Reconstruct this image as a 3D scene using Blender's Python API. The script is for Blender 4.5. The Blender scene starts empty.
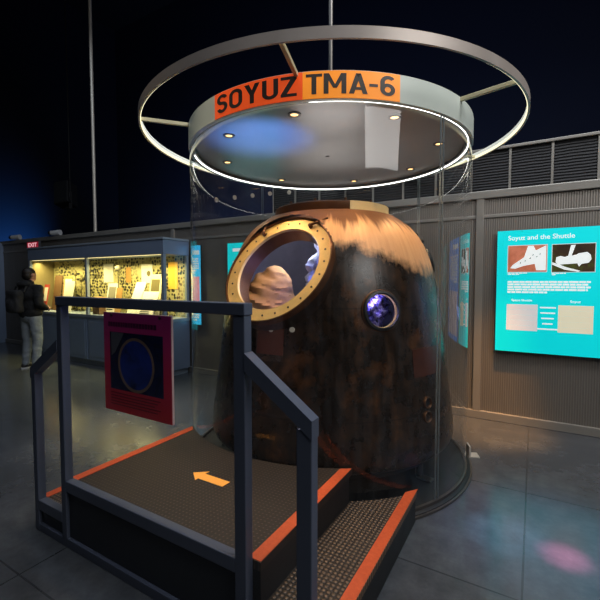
import bpy, bmesh, math, random
from math import sin, cos, pi, radians as R, atan2, hypot, sqrt
from mathutils import Vector as V, Matrix as M4, Euler

random.seed(7)
S = bpy.context.scene
COL = S.collection

# ------------------------------------------------------------------ materials
def lin(c):
    if isinstance(c, str):
        c = [int(c[i:i+2], 16)/255 for i in (0, 2, 4)]
        c = [x/12.92 if x <= .04045 else ((x+.055)/1.055)**2.4 for x in c]
    return (*c[:3], 1)

class NT:
    def __init__(s, name):
        s.m = bpy.data.materials.new(name); s.m.use_nodes = True
        s.t = s.m.node_tree; s.t.nodes.clear()
        s.out = s.n('ShaderNodeOutputMaterial')
    def n(s, t, **kw):
        x = s.t.nodes.new(t)
        for k, v in kw.items(): setattr(x, k, v)
        return x
    def l(s, a, b): s.t.links.new(a, b)
    def val(s, sock, v):
        if hasattr(v, 'is_output') or isinstance(v, bpy.types.NodeSocket): s.l(v, sock)
        else: sock.default_value = v
    def math(s, op, a, b=0.0, c=None, clamp=False):
        x = s.n('ShaderNodeMath', operation=op, use_clamp=clamp)
        s.val(x.inputs[0], a); s.val(x.inputs[1], b)
        if c is not None: s.val(x.inputs[2], c)
        return x.outputs[0]
    def mix(s, f, a, b):
        x = s.n('ShaderNodeMix', data_type='RGBA')
        s.val(x.inputs[0], f); s.val(x.inputs[6], a); s.val(x.inputs[7], b)
        return x.outputs[2]
    def obj(s): return s.n('ShaderNodeTexCoord').outputs['Object']
    def noise(s, vec, scale, detail=4, rough=.55, dist=0):
        x = s.n('ShaderNodeTexNoise'); s.l(vec, x.inputs['Vector'])
        x.inputs['Scale'].default_value = scale; x.inputs['Detail'].default_value = detail
        x.inputs['Roughness'].default_value = rough; x.inputs['Distortion'].default_value = dist
        return x.outputs['Fac']
    def scl(s, vec, sc):
        x = s.n('ShaderNodeMapping'); s.l(vec, x.inputs['Vector']); x.inputs['Scale'].default_value = sc
        return x.outputs[0]
    def ramp(s, f, stops, interp='LINEAR'):
        x = s.n('ShaderNodeValToRGB'); s.l(f, x.inputs[0]); e = x.color_ramp.elements
        x.color_ramp.interpolation = interp
        while len(e) < len(stops): e.new(.5)
        for i, (p, c) in enumerate(stops): e[i].position = p; e[i].color = c if len(c) == 4 else (*c, 1)
        return x.outputs[0]
    def sep(s, vec):
        x = s.n('ShaderNodeSeparateXYZ'); s.l(vec, x.inputs[0]); return x.outputs
    def bsdf(s, base, rough=.5, metal=0.0, spec=.5, bump=None, bstr=.3, bdist=.01, emit=None, estr=0.0, coat=0.0):
        b = s.n('ShaderNodeBsdfPrincipled')
        s.val(b.inputs['Base Color'], base); s.val(b.inputs['Roughness'], rough); s.val(b.inputs['Metallic'], metal)
        b.inputs['Specular IOR Level'].default_value = spec
        b.inputs['Coat Weight'].default_value = coat
        if bump is not None:
            k = s.n('ShaderNodeBump'); k.inputs['Strength'].default_value = bstr; k.inputs['Distance'].default_value = bdist
            s.l(bump, k.inputs['Height']); s.l(k.outputs[0], b.inputs['Normal'])
        if emit is not None:
            s.val(b.inputs['Emission Color'], emit); b.inputs['Emission Strength'].default_value = estr
        s.l(b.outputs[0], s.out.inputs[0]); return b

MATS = {}
def pm(name, col, rough=.5, metal=0.0, var=.15, scale=8, bump=0.0, emit=0.0, spec=.5, ecol=None, coat=0.0):
    if name in MATS: return MATS[name]
    t = NT(name); c = lin(col); o = t.obj(); n = t.noise(o, scale, 5)
    lo = tuple(x*(1-var) for x in c[:3]); hi = tuple(min(1, x*(1+var)) for x in c[:3])
    base = t.mix(n, (*lo, 1), (*hi, 1))
    rg = t.math('MULTIPLY_ADD', n, .16, rough-.08, clamp=True)
    t.bsdf(base, rg, metal, spec, bump=n if bump else None, bstr=bump, emit=(lin(ecol) if ecol else base) if emit else None, estr=emit, coat=coat)
    MATS[name] = t.m; return t.m

def emis(name, col, strength):
    t = NT(name); e = t.n('ShaderNodeEmission'); e.inputs[0].default_value = lin(col); e.inputs[1].default_value = strength
    t.l(e.outputs[0], t.out.inputs[0]); return t.m

def glass_mat(name, tint=(1, 1, 1), f0=.05, k=.95, veil=.0, rough=0.02):
    t = NT(name)
    lw = t.n('ShaderNodeLayerWeight'); lw.inputs['Blend'].default_value = .5
    p = t.math('POWER', lw.outputs['Facing'], 5.0)
    f = t.math('MULTIPLY_ADD', p, k-f0, f0, clamp=True)
    tr = t.n('ShaderNodeBsdfTransparent'); tr.inputs[0].default_value = (*tint, 1)
    gl = t.n('ShaderNodeBsdfGlossy'); gl.inputs['Roughness'].default_value = rough; gl.inputs['Color'].default_value = (1, 1, 1, 1)
    mx = t.n('ShaderNodeMixShader'); t.l(f, mx.inputs[0]); t.l(tr.outputs[0], mx.inputs[1]); t.l(gl.outputs[0], mx.inputs[2])
    last = mx.outputs[0]
    if veil:
        df = t.n('ShaderNodeBsdfDiffuse'); df.inputs[0].default_value = (.75, .8, .85, 1)  # faint pale streaks mixed over the clear glass
        o = t.obj(); s = t.scl(o, (3, 3, .5)); n = t.noise(s, 6, 6, .7)
        d = t.math('MULTIPLY', t.math('SUBTRACT', n, .4, clamp=True), veil)
        m2 = t.n('ShaderNodeMixShader'); t.l(d, m2.inputs[0]); t.l(last, m2.inputs[1]); t.l(df.outputs[0], m2.inputs[2]); last = m2.outputs[0]
    t.l(last, t.out.inputs[0]); return t.m

def floor_mat():
    t = NT('polished_concrete'); o = t.obj(); x, y, z = t.sep(o)
    n1 = t.noise(o, 1.1, 6, .6); n2 = t.noise(o, 9, 6, .65); n3 = t.noise(o, 60, 3, .6)
    f = t.math('ADD', t.math('MULTIPLY', n1, .6), t.math('MULTIPLY', n2, .4))
    c = t.ramp(f, [(.3, lin('323538')), (.5, lin('484b50')), (.7, lin('5c5f61'))])
    c = t.mix(t.math('MULTIPLY', n3, .3), c, lin('2a2c2e'))
    def joint(a, off):
        k = t.math('FRACT', t.math('DIVIDE', t.math('ADD', a, off), 1.146))
        d = t.math('ABSOLUTE', t.math('SUBTRACT', k, .5))
        d2 = t.math('ADD', d, t.math('MULTIPLY', t.math('SUBTRACT', n2, .5), .006))
        return t.math('GREATER_THAN', d2, .4955)
    j = t.math('MAXIMUM', joint(x, .015+1.146*40), joint(y, -3.283+1.146*40))
    c = t.mix(t.math('MULTIPLY', j, .5), c, lin('121315'))
    r = t.math('MULTIPLY_ADD', n2, .18, t.math('MULTIPLY_ADD', n1, .12, .05))
    h = t.math('SUBTRACT', t.math('MULTIPLY', n2, .25), t.math('MULTIPLY', j, .5))
    t.bsdf(c, r, 0, .6, bump=h, bstr=.12, bdist=.005)
    return t.m

def capsule_mat():
    t = NT('scorched_hull'); o = t.obj(); x, y, z = t.sep(o)
    th = t.n('ShaderNodeMath', operation='ARCTAN2'); t.l(y, th.inputs[0]); t.l(x, th.inputs[1]); th = th.outputs[0]
    cmb = t.n('ShaderNodeCombineXYZ'); t.l(th, cmb.inputs[0]); t.l(z, cmb.inputs[1])
    polar = cmb.outputs[0]
    teeth = t.noise(t.scl(polar, (14, 1.2, 1)), 1.0, 3, .55)
    fine = t.noise(t.scl(polar, (26, 5, 1)), 1.0, 5, .65)
    big = t.noise(o, 2.6, 5, .6)
    med = t.noise(o, 9, 6, .65)
    streak = t.noise(t.scl(polar, (9, .9, 1)), 1.0, 6, .7)
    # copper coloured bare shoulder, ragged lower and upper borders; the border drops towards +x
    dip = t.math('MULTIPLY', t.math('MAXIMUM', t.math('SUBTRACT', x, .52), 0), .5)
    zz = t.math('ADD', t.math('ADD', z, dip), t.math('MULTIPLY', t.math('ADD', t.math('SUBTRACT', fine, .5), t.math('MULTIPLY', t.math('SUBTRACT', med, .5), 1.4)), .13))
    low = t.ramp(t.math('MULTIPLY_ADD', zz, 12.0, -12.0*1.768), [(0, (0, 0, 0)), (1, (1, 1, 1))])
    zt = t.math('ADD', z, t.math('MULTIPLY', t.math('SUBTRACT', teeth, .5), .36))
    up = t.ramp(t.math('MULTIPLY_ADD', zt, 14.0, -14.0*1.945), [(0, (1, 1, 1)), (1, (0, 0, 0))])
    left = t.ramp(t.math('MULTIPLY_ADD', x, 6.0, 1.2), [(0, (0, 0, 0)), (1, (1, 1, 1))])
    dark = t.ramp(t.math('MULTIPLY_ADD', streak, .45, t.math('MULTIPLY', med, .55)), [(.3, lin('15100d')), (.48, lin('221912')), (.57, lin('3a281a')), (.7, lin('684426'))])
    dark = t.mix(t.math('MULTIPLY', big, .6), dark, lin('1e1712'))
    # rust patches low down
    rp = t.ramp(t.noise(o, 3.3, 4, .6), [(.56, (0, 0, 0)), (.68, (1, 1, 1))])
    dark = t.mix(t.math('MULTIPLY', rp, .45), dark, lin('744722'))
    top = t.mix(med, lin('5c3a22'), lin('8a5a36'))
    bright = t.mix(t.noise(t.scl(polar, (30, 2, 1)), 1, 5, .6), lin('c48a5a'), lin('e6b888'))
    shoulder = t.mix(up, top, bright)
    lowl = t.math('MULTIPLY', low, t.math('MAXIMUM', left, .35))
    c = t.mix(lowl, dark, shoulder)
    # horizontal seams
    def seam(h, w=.006):
        return t.math('LESS_THAN', t.math('ABSOLUTE', t.math('SUBTRACT', z, h)), w)
    s = t.math('MAXIMUM', seam(1.36, .004), seam(.60, .004))
    c = t.mix(t.math('MULTIPLY', s, .6), c, lin('080605'))
    rough = t.math('MULTIPLY_ADD', lowl, .22, t.math('MULTIPLY_ADD', med, .25, .16))
    h = t.math('ADD', t.math('MULTIPLY', med, .5), t.math('MULTIPLY', streak, .6))
    t.bsdf(c, rough, .12, .5, bump=h, bstr=.35, bdist=.012)
    return t.m

def rib_mat(name, base='8c867e', pitch=.022):
    t = NT(name); o = t.obj(); x, y, z = t.sep(o)
    w = t.math('SINE', t.math('MULTIPLY', x, 2*pi/pitch))
    n = t.noise(t.scl(o, (2, 2, .4)), 2.5, 5, .6)
    c = t.mix(t.math('MULTIPLY_ADD', w, .35, .5), tuple(v*.6 for v in lin(base)[:3])+(1,), lin(base))
    c = t.mix(t.math('MULTIPLY', n, .5), c, lin('5a554f'))
    t.bsdf(c, t.math('MULTIPLY_ADD', n, .2, .3), .35, .5, bump=w, bstr=.35, bdist=.006)
    return t.m

def louvre_mat():
    t = NT('louvre_mesh'); o = t.obj(); x, y, z = t.sep(o)
    w = t.math('SINE', t.math('MULTIPLY_ADD', z, 2*pi/.03, t.math('MULTIPLY', t.noise(o, 5, 3), 4.0)))
    c = t.mix(t.math('MULTIPLY_ADD', w, .5, .5), lin('060607'), lin('151518'))
    t.bsdf(c, .55, .4, bump=w, bstr=.6, bdist=.006); return t.m

def deck_mat():
    t = NT('studded_rubber'); o = t.obj()
    rot = t.n('ShaderNodeMapping'); t.l(o, rot.inputs['Vector']); rot.inputs['Rotation'].default_value = (0, 0, R(0))
    v = t.n('ShaderNodeTexVoronoi', feature='F1'); t.l(t.scl(rot.outputs[0], (42, 42, 1)), v.inputs['Vector'])
    v.inputs['Scale'].default_value = 1; v.inputs['Randomness'].default_value = .0
    d = v.outputs['Distance']
    bumpv = t.ramp(d, [(.22, (1, 1, 1)), (.46, (0, 0, 0))])
    n = t.noise(o, 5, 5, .6)
    c = t.mix(bumpv, lin('241b14'), lin('7c624a'))
    c = t.mix(t.math('MULTIPLY', n, .35), c, lin('2b241e'))
    t.bsdf(c, .5, 0, .45, bump=bumpv, bstr=.7, bdist=.006); return t.m

def nosing_mat():
    t = NT('orange_grip_tape'); o = t.obj(); n = t.noise(o, 45, 4, .7); n2 = t.noise(o, 7, 4)
    c = t.mix(n, lin('a83c18'), lin('dc5f2c')); c = t.mix(t.math('MULTIPLY', n2, .3), c, lin('8e3414'))
    t.bsdf(c, .6, 0, .4, bump=n, bstr=.4, bdist=.004, emit=c, estr=.02); return t.m

def soffit_mat():
    t = NT('brushed_soffit'); o = t.obj(); n = t.noise(o, 2.2, 5, .6)
    c = t.mix(n, lin('8c8886'), lin('b0aaa6'))
    t.bsdf(c, t.math('MULTIPLY_ADD', n, .2, .22), .3, .5); return t.m

def perf_mat():
    t = NT('perforated_backing'); o = t.obj()
    v = t.n('ShaderNodeTexVoronoi', feature='F1'); t.l(o, v.inputs['Vector']); v.inputs['Scale'].default_value = 17; v.inputs['Randomness'].default_value = .6
    hole = t.ramp(v.outputs['Distance'], [(.38, (1, 1, 1)), (.52, (0, 0, 0))])
    big = t.noise(o, 1.3, 3)
    msk = t.math('MULTIPLY', hole, t.ramp(big, [(.36, (0, 0, 0)), (.48, (1, 1, 1))]))
    c = t.mix(msk, lin('b8ac74'), lin('15120c'))
    t.bsdf(c, .5); return t.m

def curtain_mat():
    t = NT('velour_curtain'); o = t.obj(); n = t.noise(t.scl(o, (12, 12, 1)), 1.5, 4)
    t.bsdf(t.mix(n, lin('0a0f1c'), lin('131a2c')), .9); return t.m

def jeans_mat():
    t = NT('faded_denim'); o = t.obj(); n = t.noise(t.scl(o, (1, 1, .35)), 14, 5, .7)
    t.bsdf(t.mix(n, lin('4a525c'), lin('8d959c')), .85, bump=n, bstr=.3); return t.m

def sign_photo_mat():
    t = NT('printed_photo_dark'); o = t.obj(); n = t.noise(o, 9, 5, .6, 1.0)
    c = t.ramp(n, [(.3, lin('070b22')), (.5, lin('101c50')), (.68, lin('1c1420')), (.85, lin('3c2c3a'))])
    t.bsdf(c, .35); return t.m

def print_mat(name, stops, scale=10, emit=.7):
    t = NT(name); o = t.obj(); n = t.noise(o, scale, 4, .6, .6)
    c = t.ramp(n, [(p, lin(h)) for p, h in stops]); t.bsdf(c, .4, emit=c, estr=emit); return t.m

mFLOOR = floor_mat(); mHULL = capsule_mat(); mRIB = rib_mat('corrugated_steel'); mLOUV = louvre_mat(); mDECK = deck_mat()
mNOSE = nosing_mat(); mSOF = soffit_mat(); mPERF = perf_mat(); mCURT = curtain_mat(); mJEAN = jeans_mat()
mGLASS = glass_mat('curved_glass', (.97, .985, .99), .04, .95, .08)
mPANE = glass_mat('flat_glass', (.95, .97, .97), .06, .9, 0)
mGEDGE = pm('glass_edge', '8d979a', .15, .0, .1)
mSLATE = pm('slate_paint', '4c5363', .38, .1, .08, 6)
mSKIRT = pm('dark_skirt', '2a2d33', .5, .1, .1, 5)
mBLACK = pm('matt_black', '0e0e10', .55, 0, .2, 6)
mBLACKR = pm('black_rubber', '141416', .5, 0, .25, 20, bump=.2)
mALU = pm('bright_aluminium', 'c4bcb0', .35, .3, .1, 5)
mSTEEL = pm('grey_steel', '6e6a66', .35, .8, .12, 5)
mWHITEP = pm('white_fascia', 'c4ccc4', .35, 0, .06, 4)
mBRASS = pm('worn_brass', 'e4bf74', .42, .25, .25, 14, bump=.1)
mBROWN = pm('heat_browned_metal', '5c3a1e', .4, .55, .35, 9, bump=.2)
mCREAM = pm('cream_enamel', 'cbb98d', .45, 0, .2, 12)
mTRIM = pm('grey_trim', '8a867f', .4, .3, .12, 4)
mNAVY = pm('navy_drape', '0b1326', .9, 0, .2, .6)
mCEIL = pm('dark_roof', '07090d', .95, 0, .2, .5)
mHALLW = pm('hall_wall', '10131a', .9, 0, .2, .5)
mCASE = pm('case_blue_grey', '7c8ba4', .4, .2, .1, 4)
mCASEL = pm('case_light_edge', '909ba8', .4, .2, .1, 4)
mLED = emis('led_white', (1, .98, .92), 5.0)
mHALO = emis('led_warm', (1, .94, .62), 1.4)
mHALOB = pm('halo_band', 'd8dcd2', .4, emit=.6)
mSPOKE = pm('spoke_paint', 'c2b894', .45, .1, .1, 6)
mRING = pm('halo_steel', 'aaa098', .4, .3, .12, 6)
mLAMP = emis('lamp_warm', (1, .58, .22), 3.2)
mCASEL2 = emis('case_lamp', (1, .80, .35), 1.6)
mTEAL = pm('teal_print', '00b8bc', .4, 0, .03, 3, emit=.85)
mBLUEP = pm('blue_print', '1478d4', .4, 0, .05, 3, emit=1.0)
mCYANP = pm('cyan_print', '38b6e8', .4, 0, .15, 5, emit=.8)
mPWHITE = pm('print_white', 'dfe4e2', .4, 0, .03, 8, emit=.55)
mPGREY = pm('print_pale', 'c9c7c6', .4, 0, .04, 8, emit=.5)
mPCREAM = pm('print_cream', 'd8d0b4', .4, 0, .08, 4, emit=.5)
mPEDGE = pm('panel_edge', '10383c', .5, 0, .1)

# ------------------------------------------------------------------ geometry helpers
def world_loc(o):
    v = V((0, 0, 0))
    while o is not None:
        v += o.location; o = o.parent
    return v

class MB:
    def __init__(s): s.bm = bmesh.new()
    def box(s, x0, x1, y0, y1, z0, z1, bev=0.0, rot=None, seg=2):
        r = bmesh.ops.create_cube(s.bm, size=1)
        vs = r['verts']; c = V(((x0+x1)/2, (y0+y1)/2, (z0+z1)/2)); d = V((x1-x0, y1-y0, z1-z0))
        for v in vs: v.co = V((v.co.x*d.x, v.co.y*d.y, v.co.z*d.z))
        if bev:
            es = list({e for v in vs for e in v.link_edges})
            rr = bmesh.ops.bevel(s.bm, geom=es, offset=min(bev, min(abs(x) for x in d)*.45), segments=seg, affect='EDGES', profile=.5)
            vs = list({v for f in rr['faces'] for v in f.verts} | {v for v in vs if v.is_valid})
        for v in vs:
            if rot is not None: v.co = rot @ v.co
            v.co += c
        return s
    def tube(s, p0, p1, r0, r1=None, seg=16, caps=True):
        r1 = r0 if r1 is None else r1
        p0, p1 = V(p0), V(p1); d = p1-p0
        q = d.to_track_quat('Z', 'Y').to_matrix().to_4x4()
        bmesh.ops.create_cone(s.bm, cap_ends=caps, segments=seg, radius1=r0, radius2=r1, depth=d.length, matrix=M4.Translation((p0+p1)/2) @ q)
        return s
    def ball(s, c, r, scale=(1, 1, 1), seg=16, rot=None):
        m = M4.Translation(V(c)) @ (rot.to_4x4() if rot is not None else M4.Identity(4)) @ M4.Diagonal((scale[0], scale[1], scale[2], 1))
        bmesh.ops.create_uvsphere(s.bm, u_segments=seg, v_segments=max(6, seg*2//3), radius=r, matrix=m); return s
    def lathe(s, prof, c=(0, 0), seg=96, a0=0, a1=2*pi, mat=None, closed=False, skip=None):
        full = abs((a1-a0)-2*pi) < 1e-6
        n = seg if full else seg+1
        rows = []
        for (r, z) in prof:
            row = []
            for i in range(n):
                a = a0+(a1-a0)*i/seg
                p = V((c[0]+r*cos(a), c[1]+r*sin(a), z))
                if mat is not None: p = mat @ p
                row.append(s.bm.verts.new(p))
            rows.append(row)
        pairs = list(zip(rows, rows[1:]))
        if closed: pairs.append((rows[-1], rows[0]))
        for A, B in pairs:
            for i in range(seg):
                j = (i+1) % n
                q = (A[i], A[j], B[j], B[i])
                if skip is not None and skip(sum((v.co for v in q), V((0, 0, 0)))/4): continue
                try: s.bm.faces.new(q)
                except ValueError: pass
        if closed and not full:
            for k in (0, seg):
                try: s.bm.faces.new([row[k] for row in rows])
                except ValueError: pass
        return s
    def prism(s, pts, z0, z1):
        a = [s.bm.verts.new((x, y, z0)) for x, y in pts]; b = [s.bm.verts.new((x, y, z1)) for x, y in pts]
        s.bm.faces.new(a[::-1]); s.bm.faces.new(b)
        for i in range(len(pts)):
            j = (i+1) % len(pts); s.bm.faces.new((a[i], a[j], b[j], b[i]))
        return s
    def slab(s, pts3, d):          # polygon of 3D points extruded along vector d
        d = V(d); a = [s.bm.verts.new(V(p)) for p in pts3]; b = [s.bm.verts.new(V(p)+d) for p in pts3]
        s.bm.faces.new(a[::-1]); s.bm.faces.new(b)
        for i in range(len(a)):
            j = (i+1) % len(a); s.bm.faces.new((a[i], a[j], b[j], b[i]))
        return s
    def build(s, name, mat, parent=None, smooth=False, local=False, angle=40):
        bmesh.ops.remove_doubles(s.bm, verts=[v for v in s.bm.verts if not v.link_faces], dist=0)
        bmesh.ops.recalc_face_normals(s.bm, faces=s.bm.faces)
        me = bpy.data.meshes.new(name)
        off = V((0, 0, 0))
        if not local: off = world_loc(parent) if parent is not None else V((0, 0, 0))
        org = V((0, 0, 0))
        if parent is None and not local and len(s.bm.verts):
            xs = [v.co for v in s.bm.verts]
            org = V(((min(v.x for v in xs)+max(v.x for v in xs))/2, (min(v.y for v in xs)+max(v.y for v in xs))/2, min(v.z for v in xs)))
            off = org
        if off.length: bmesh.ops.translate(s.bm, verts=s.bm.verts, vec=-off)
        s.bm.to_mesh(me); s.bm.free()
        if smooth:
            for p in me.polygons: p.use_smooth = True
            try: me.set_sharp_from_angle(angle=R(angle))
            except Exception: pass
        me.materials.append(mat)
        o = bpy.data.objects.new(name, me); COL.objects.link(o)
        o.location = org
        if parent is not None: o.parent = parent
        return o

def thing(name, label, cat, loc=(0, 0, 0), group=None, rotz=0):
    o = bpy.data.objects.new(name, None); COL.objects.link(o); o.location = loc; o.rotation_euler = (0, 0, rotz)
    o.empty_display_size = .1
    return tag(o, label, cat, group)
def tag(o, label, cat, group=None):
    o['label'] = label; o['category'] = cat
    if group: o['group'] = group
    return o
def struct(o): o['kind'] = 'structure'; return o
def part_label(o, label): o['label'] = label; return o

def bake(bm, mods):
    me = bpy.data.meshes.new('tmp'); bm.to_mesh(me); bm.free()
    o = bpy.data.objects.new('tmp', me); COL.objects.link(o)
    for typ, kw in mods:
        m = o.modifiers.new(typ, typ)
        for k, v in kw.items(): setattr(m, k, v)
    bpy.context.view_layer.update()
    dg = bpy.context.evaluated_depsgraph_get()
    out = bpy.data.meshes.new_from_object(o.evaluated_get(dg))
    bpy.data.objects.remove(o); bpy.data.meshes.remove(me)
    b = bmesh.new(); b.from_mesh(out); bpy.data.meshes.remove(out)
    return b

def blob(prims, voxel=.012, smooth=4, disp=None):
    s = MB()
    for p in prims:
        if p[0] == 'cap':
            _, a, b, r0, r1 = p
            s.tube(a, b, r0, r1, 20); s.ball(a, r0, seg=18); s.ball(b, r1, seg=18)
        elif p[0] == 'ell':
            s.ball(p[1], 1, p[2], 22, p[3].to_matrix() if len(p) > 3 else None)
        elif p[0] == 'box':
            s.box(*p[1], bev=p[2])
    s.bm = bake(s.bm, [('REMESH', dict(mode='VOXEL', voxel_size=voxel)), ('SMOOTH', dict(factor=.5, iterations=smooth))])
    if disp:
        from mathutils import noise as N
        amp, sc, kind = disp
        s.bm.normal_update()
        for v in s.bm.verts:
            q = v.co*sc
            if kind == 'fold': q = V((v.co.x*sc*.45+v.co.z*sc*.35, v.co.y*sc*.3, v.co.z*sc*1.7+v.co.x*sc*.5))
            v.co += v.normal*amp*(N.fractal(q, .9, 2.0, 3))
    return s

def text_bm(txt, bold=.0, extr=.0):
    cu = bpy.data.curves.new('t', 'FONT'); cu.body = txt; cu.size = 1; cu.extrude = extr; cu.offset = bold; cu.resolution_u = 4
    o = bpy.data.objects.new('t', cu); COL.objects.link(o); bpy.context.view_layer.update()
    dg = bpy.context.evaluated_depsgraph_get(); me = bpy.data.meshes.new_from_object(o.evaluated_get(dg))
    bpy.data.objects.remove(o); bpy.data.curves.remove(cu)
    b = bmesh.new(); b.from_mesh(me); bpy.data.meshes.remove(me)
    xs = [v.co.x for v in b.verts]; ys = [v.co.y for v in b.verts]
    for v in b.verts: v.co.x = (v.co.x-min(xs))/(max(xs)-min(xs)); v.co.y = (v.co.y-min(ys))/(max(ys)-min(ys))
    return b

def block_letters(txt, t=.175):
    """heavy condensed capitals as convex 2D pieces; returns pieces and total width"""
    def line(x0, y0, x1, y1, w=t):
        d = V((x1-x0, y1-y0)); n = V((-d.y, d.x)).normalized()*w/2
        a, b = V((x0, y0)), V((x1, y1)); return [tuple(a+n), tuple(b+n), tuple(b-n), tuple(a-n)]
    def rect(x0, x1, y0, y1): return [(x0, y0), (x1, y0), (x1, y1), (x0, y1)]
    def arc(cx, cy, rx, ry, a0, a1, n=14):
        out = []
        for i in range(n):
            p, q = R(a0+(a1-a0)*i/n), R(a0+(a1-a0)*(i+1)/n)
            out.append([(cx+rx*cos(p), cy+ry*sin(p)), (cx+rx*cos(q), cy+ry*sin(q)), (cx+(rx-t)*cos(q), cy+(ry-t)*sin(q)), (cx+(rx-t)*cos(p), cy+(ry-t)*sin(p))])
        return out
    G = {'S': (.58, lambda: arc(.29, .715, .29, .285, 15, 270)+arc(.29, .303, .29, .303, 90, -165)),
         'O': (.62, lambda: arc(.31, .69, .31, .31, 0, 180)+arc(.31, .31, .31, .31, 180, 360)+[rect(0, t, .31, .69), rect(.62-t, .62, .31, .69)]),
         'U': (.60, lambda: arc(.30, .30, .30, .30, 180, 360)+[rect(0, t, .30, 1), rect(.60-t, .60, .30, 1)]),
         'Y': (.64, lambda: [rect(.32-t/2, .32+t/2, 0, .46), [(0, 1), (.2, 1), (.32+t/2, .44), (.32-t/2, .44)], [(.44, 1), (.64, 1), (.32+t/2, .44), (.32-t/2, .44)]]),
         'Z': (.56, lambda: [rect(0, .56, 0, .155), rect(0, .56, .845, 1), [(0, .13), (.21, .13), (.56, .87), (.35, .87)]]),
         'T': (.58, lambda: [rect(0, .58, .845, 1), rect(.29-t/2, .29+t/2, 0, .9)]),
         'M': (.80, lambda: [rect(0, t, 0, 1), rect(.80-t, .80, 0, 1), [(.02, 1), (.19, 1), (.47, .28), (.33, .28)], [(.78, 1), (.61, 1), (.33, .28), (.47, .28)]]),
         'A': (.68, lambda: [[(0, 0), (.185, 0), (.43, 1), (.25, 1)], [(.68, 0), (.495, 0), (.25, 1), (.43, 1)], rect(.16, .52, .19, .335)]),
         '-': (.32, lambda: [rect(0, .32, .38, .53)]),
         '6': (.58, lambda: arc(.29, .31, .29, .31, 0, 360, 24)+arc(.31, .66, .31, .34, 40, 180)+[rect(0, t, .28, .68)])}
    x, out = 0, []
    for ch in txt:
        w, f = G[ch]; out.append((ch, [[(x+px, py) for px, py in q] for q in f()])); x += w+(.085 if ch not in 'TA' else .05)
    return out, x-.085

def wall_text(txt, x0, x1, y, z0, z1, name, mat, parent, bold=.01, th=.002):
    s = MB(); s.bm.free(); s.bm = text_bm(txt, bold, .01)
    for v in s.bm.verts: v.co = V((x0+v.co.x*(x1-x0), y-(th if v.co.z > 0 else 0), z0+v.co.y*(z1-z0)))
    return s.build(name, mat, parent)

# ------------------------------------------------------------------ the room
W = 4.85            # plane of the exhibit wall
C = (-1.638, 3.267) # axis of the glass cylinder
def boxobj(name, a, mat, parent=None, bev=0.0, smooth=False):
    return MB().box(*a, bev=bev).build(name, mat, parent, smooth)

fl = struct(MB().box(-17, 7, -5, 12, -.1, 0).build('floor', mFLOOR, local=True))
struct(boxobj('ceiling', (-17, 7, -5, 12, 13.0, 13.1), mCEIL))
struct(boxobj('wall_far', (-17, 7, 11.9, 12, 0, 13), mNAVY))
struct(boxobj('wall_left', (-17, -16.9, -5, 11.9, 0, 13), mNAVY))
struct(boxobj('wall_right', (6.9, 7, -5, 11.9, 0, 13), mHALLW))
struct(boxobj('wall_front', (-16.9, 6.9, -5, -4.9, 0, 13), mHALLW))
struct(boxobj('wall_rear', (-11.6, 4.5, W, W+.08, 0, 2.49), mRIB))
struct(boxobj('baseboard_rear', (-11.6, 4.5, W-.03, W+.005, 0, .09), mTRIM, bev=.006))
k = 1
struct(boxobj('trim_1', (-11.6, 4.5, W-.035, W+.10, 2.45, 2.535), mTRIM, bev=.008))
struct(boxobj('trim_2', (-3.2, 4.5, W-.02, W+.05, 2.965, 2.995), mTRIM, bev=.005))
struct(boxobj('trim_3', (-11.6, 4.5, W-.012, W+.01, 2.24, 2.275), mTRIM, bev=.004))
for i, x in enumerate((-.53, -3.0, -5.4, .98+.3, 3.2)):
    struct(boxobj('trim_%d' % (4+i), (x-.045, x+.035, W-.028, W+.01, .085, 2.452), mTRIM, bev=.006))

# louvred mesh panels on top of the wall, each in its slim frame
xs = [-.254+.3835*i for i in range(-8, 12)]
names = {0: 'first', 1: 'second', 2: 'third', 3: 'fourth'}
for i in range(len(xs)-1):
    x0, x1 = xs[i], xs[i+1]
    t = thing('louvre_panel', 'dark louvred mesh panel in thin grey frame along the top of the wall', 'grille', ((x0+x1)/2, W, 2.535), 'dark louvre panels along the wall top')
    MB().box(x0+.012, x1-.012, W+.01, W+.03, 2.536, 2.965).build('mesh_infill', mLOUV, t)
    for xx in (x0, x1): MB().box(xx-.011 if xx == x1 else xx, xx if xx == x1 else xx+.011, W-.005, W+.04, 2.536, 2.965).build('frame_post', mTRIM, t)

# curtain at far left
s = MB(); n = 160; ra = []
for i in range(n+1):
    u = i/n; y = .5+u*4.2
    ra.append((-11.75+.07*sin(u*95)+.03*sin(u*41+1), y))
pts = ra+[(x-.03, y) for x, y in ra[::-1]]
s.lathe([], seg=4) if False else None
a = [s.bm.verts.new((x, y, 0.01)) for x, y in ra]; b = [s.bm.verts.new((x, y, 2.5)) for x, y in ra]
a2 = [s.bm.verts.new((x-.02, y, 0.01)) for x, y in ra]; b2 = [s.bm.verts.new((x-.02, y, 2.5)) for x, y in ra]
for i in range(n):
    s.bm.faces.new((a[i], a[i+1], b[i+1], b[i])); s.bm.faces.new((a2[i], b2[i], b2[i+1], a2[i+1]))
    s.bm.faces.new((b[i], b[i+1], b2[i+1], b2[i])); s.bm.faces.new((a[i], a2[i], a2[i+1], a[i+1]))
s.bm.faces.new((a[0], b[0], b2[0], a2[0])); s.bm.faces.new((a[n], a2[n], b2[n], b[n]))
cur = thing('curtain', 'dark navy pleated curtain hanging behind the person', 'curtain', (-11.75, 2.6, 0))
s.build('cloth', mCURT, cur, smooth=True)
MB().tube((-11.75, .4, 2.53), (-11.75, 4.8, 2.53), .02).build('curtain_rail', mBLACK, cur)
struct(boxobj('wall_corner', (-11.62, -11.5, W-.25, W, 0, 2.49), mCASE))

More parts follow.
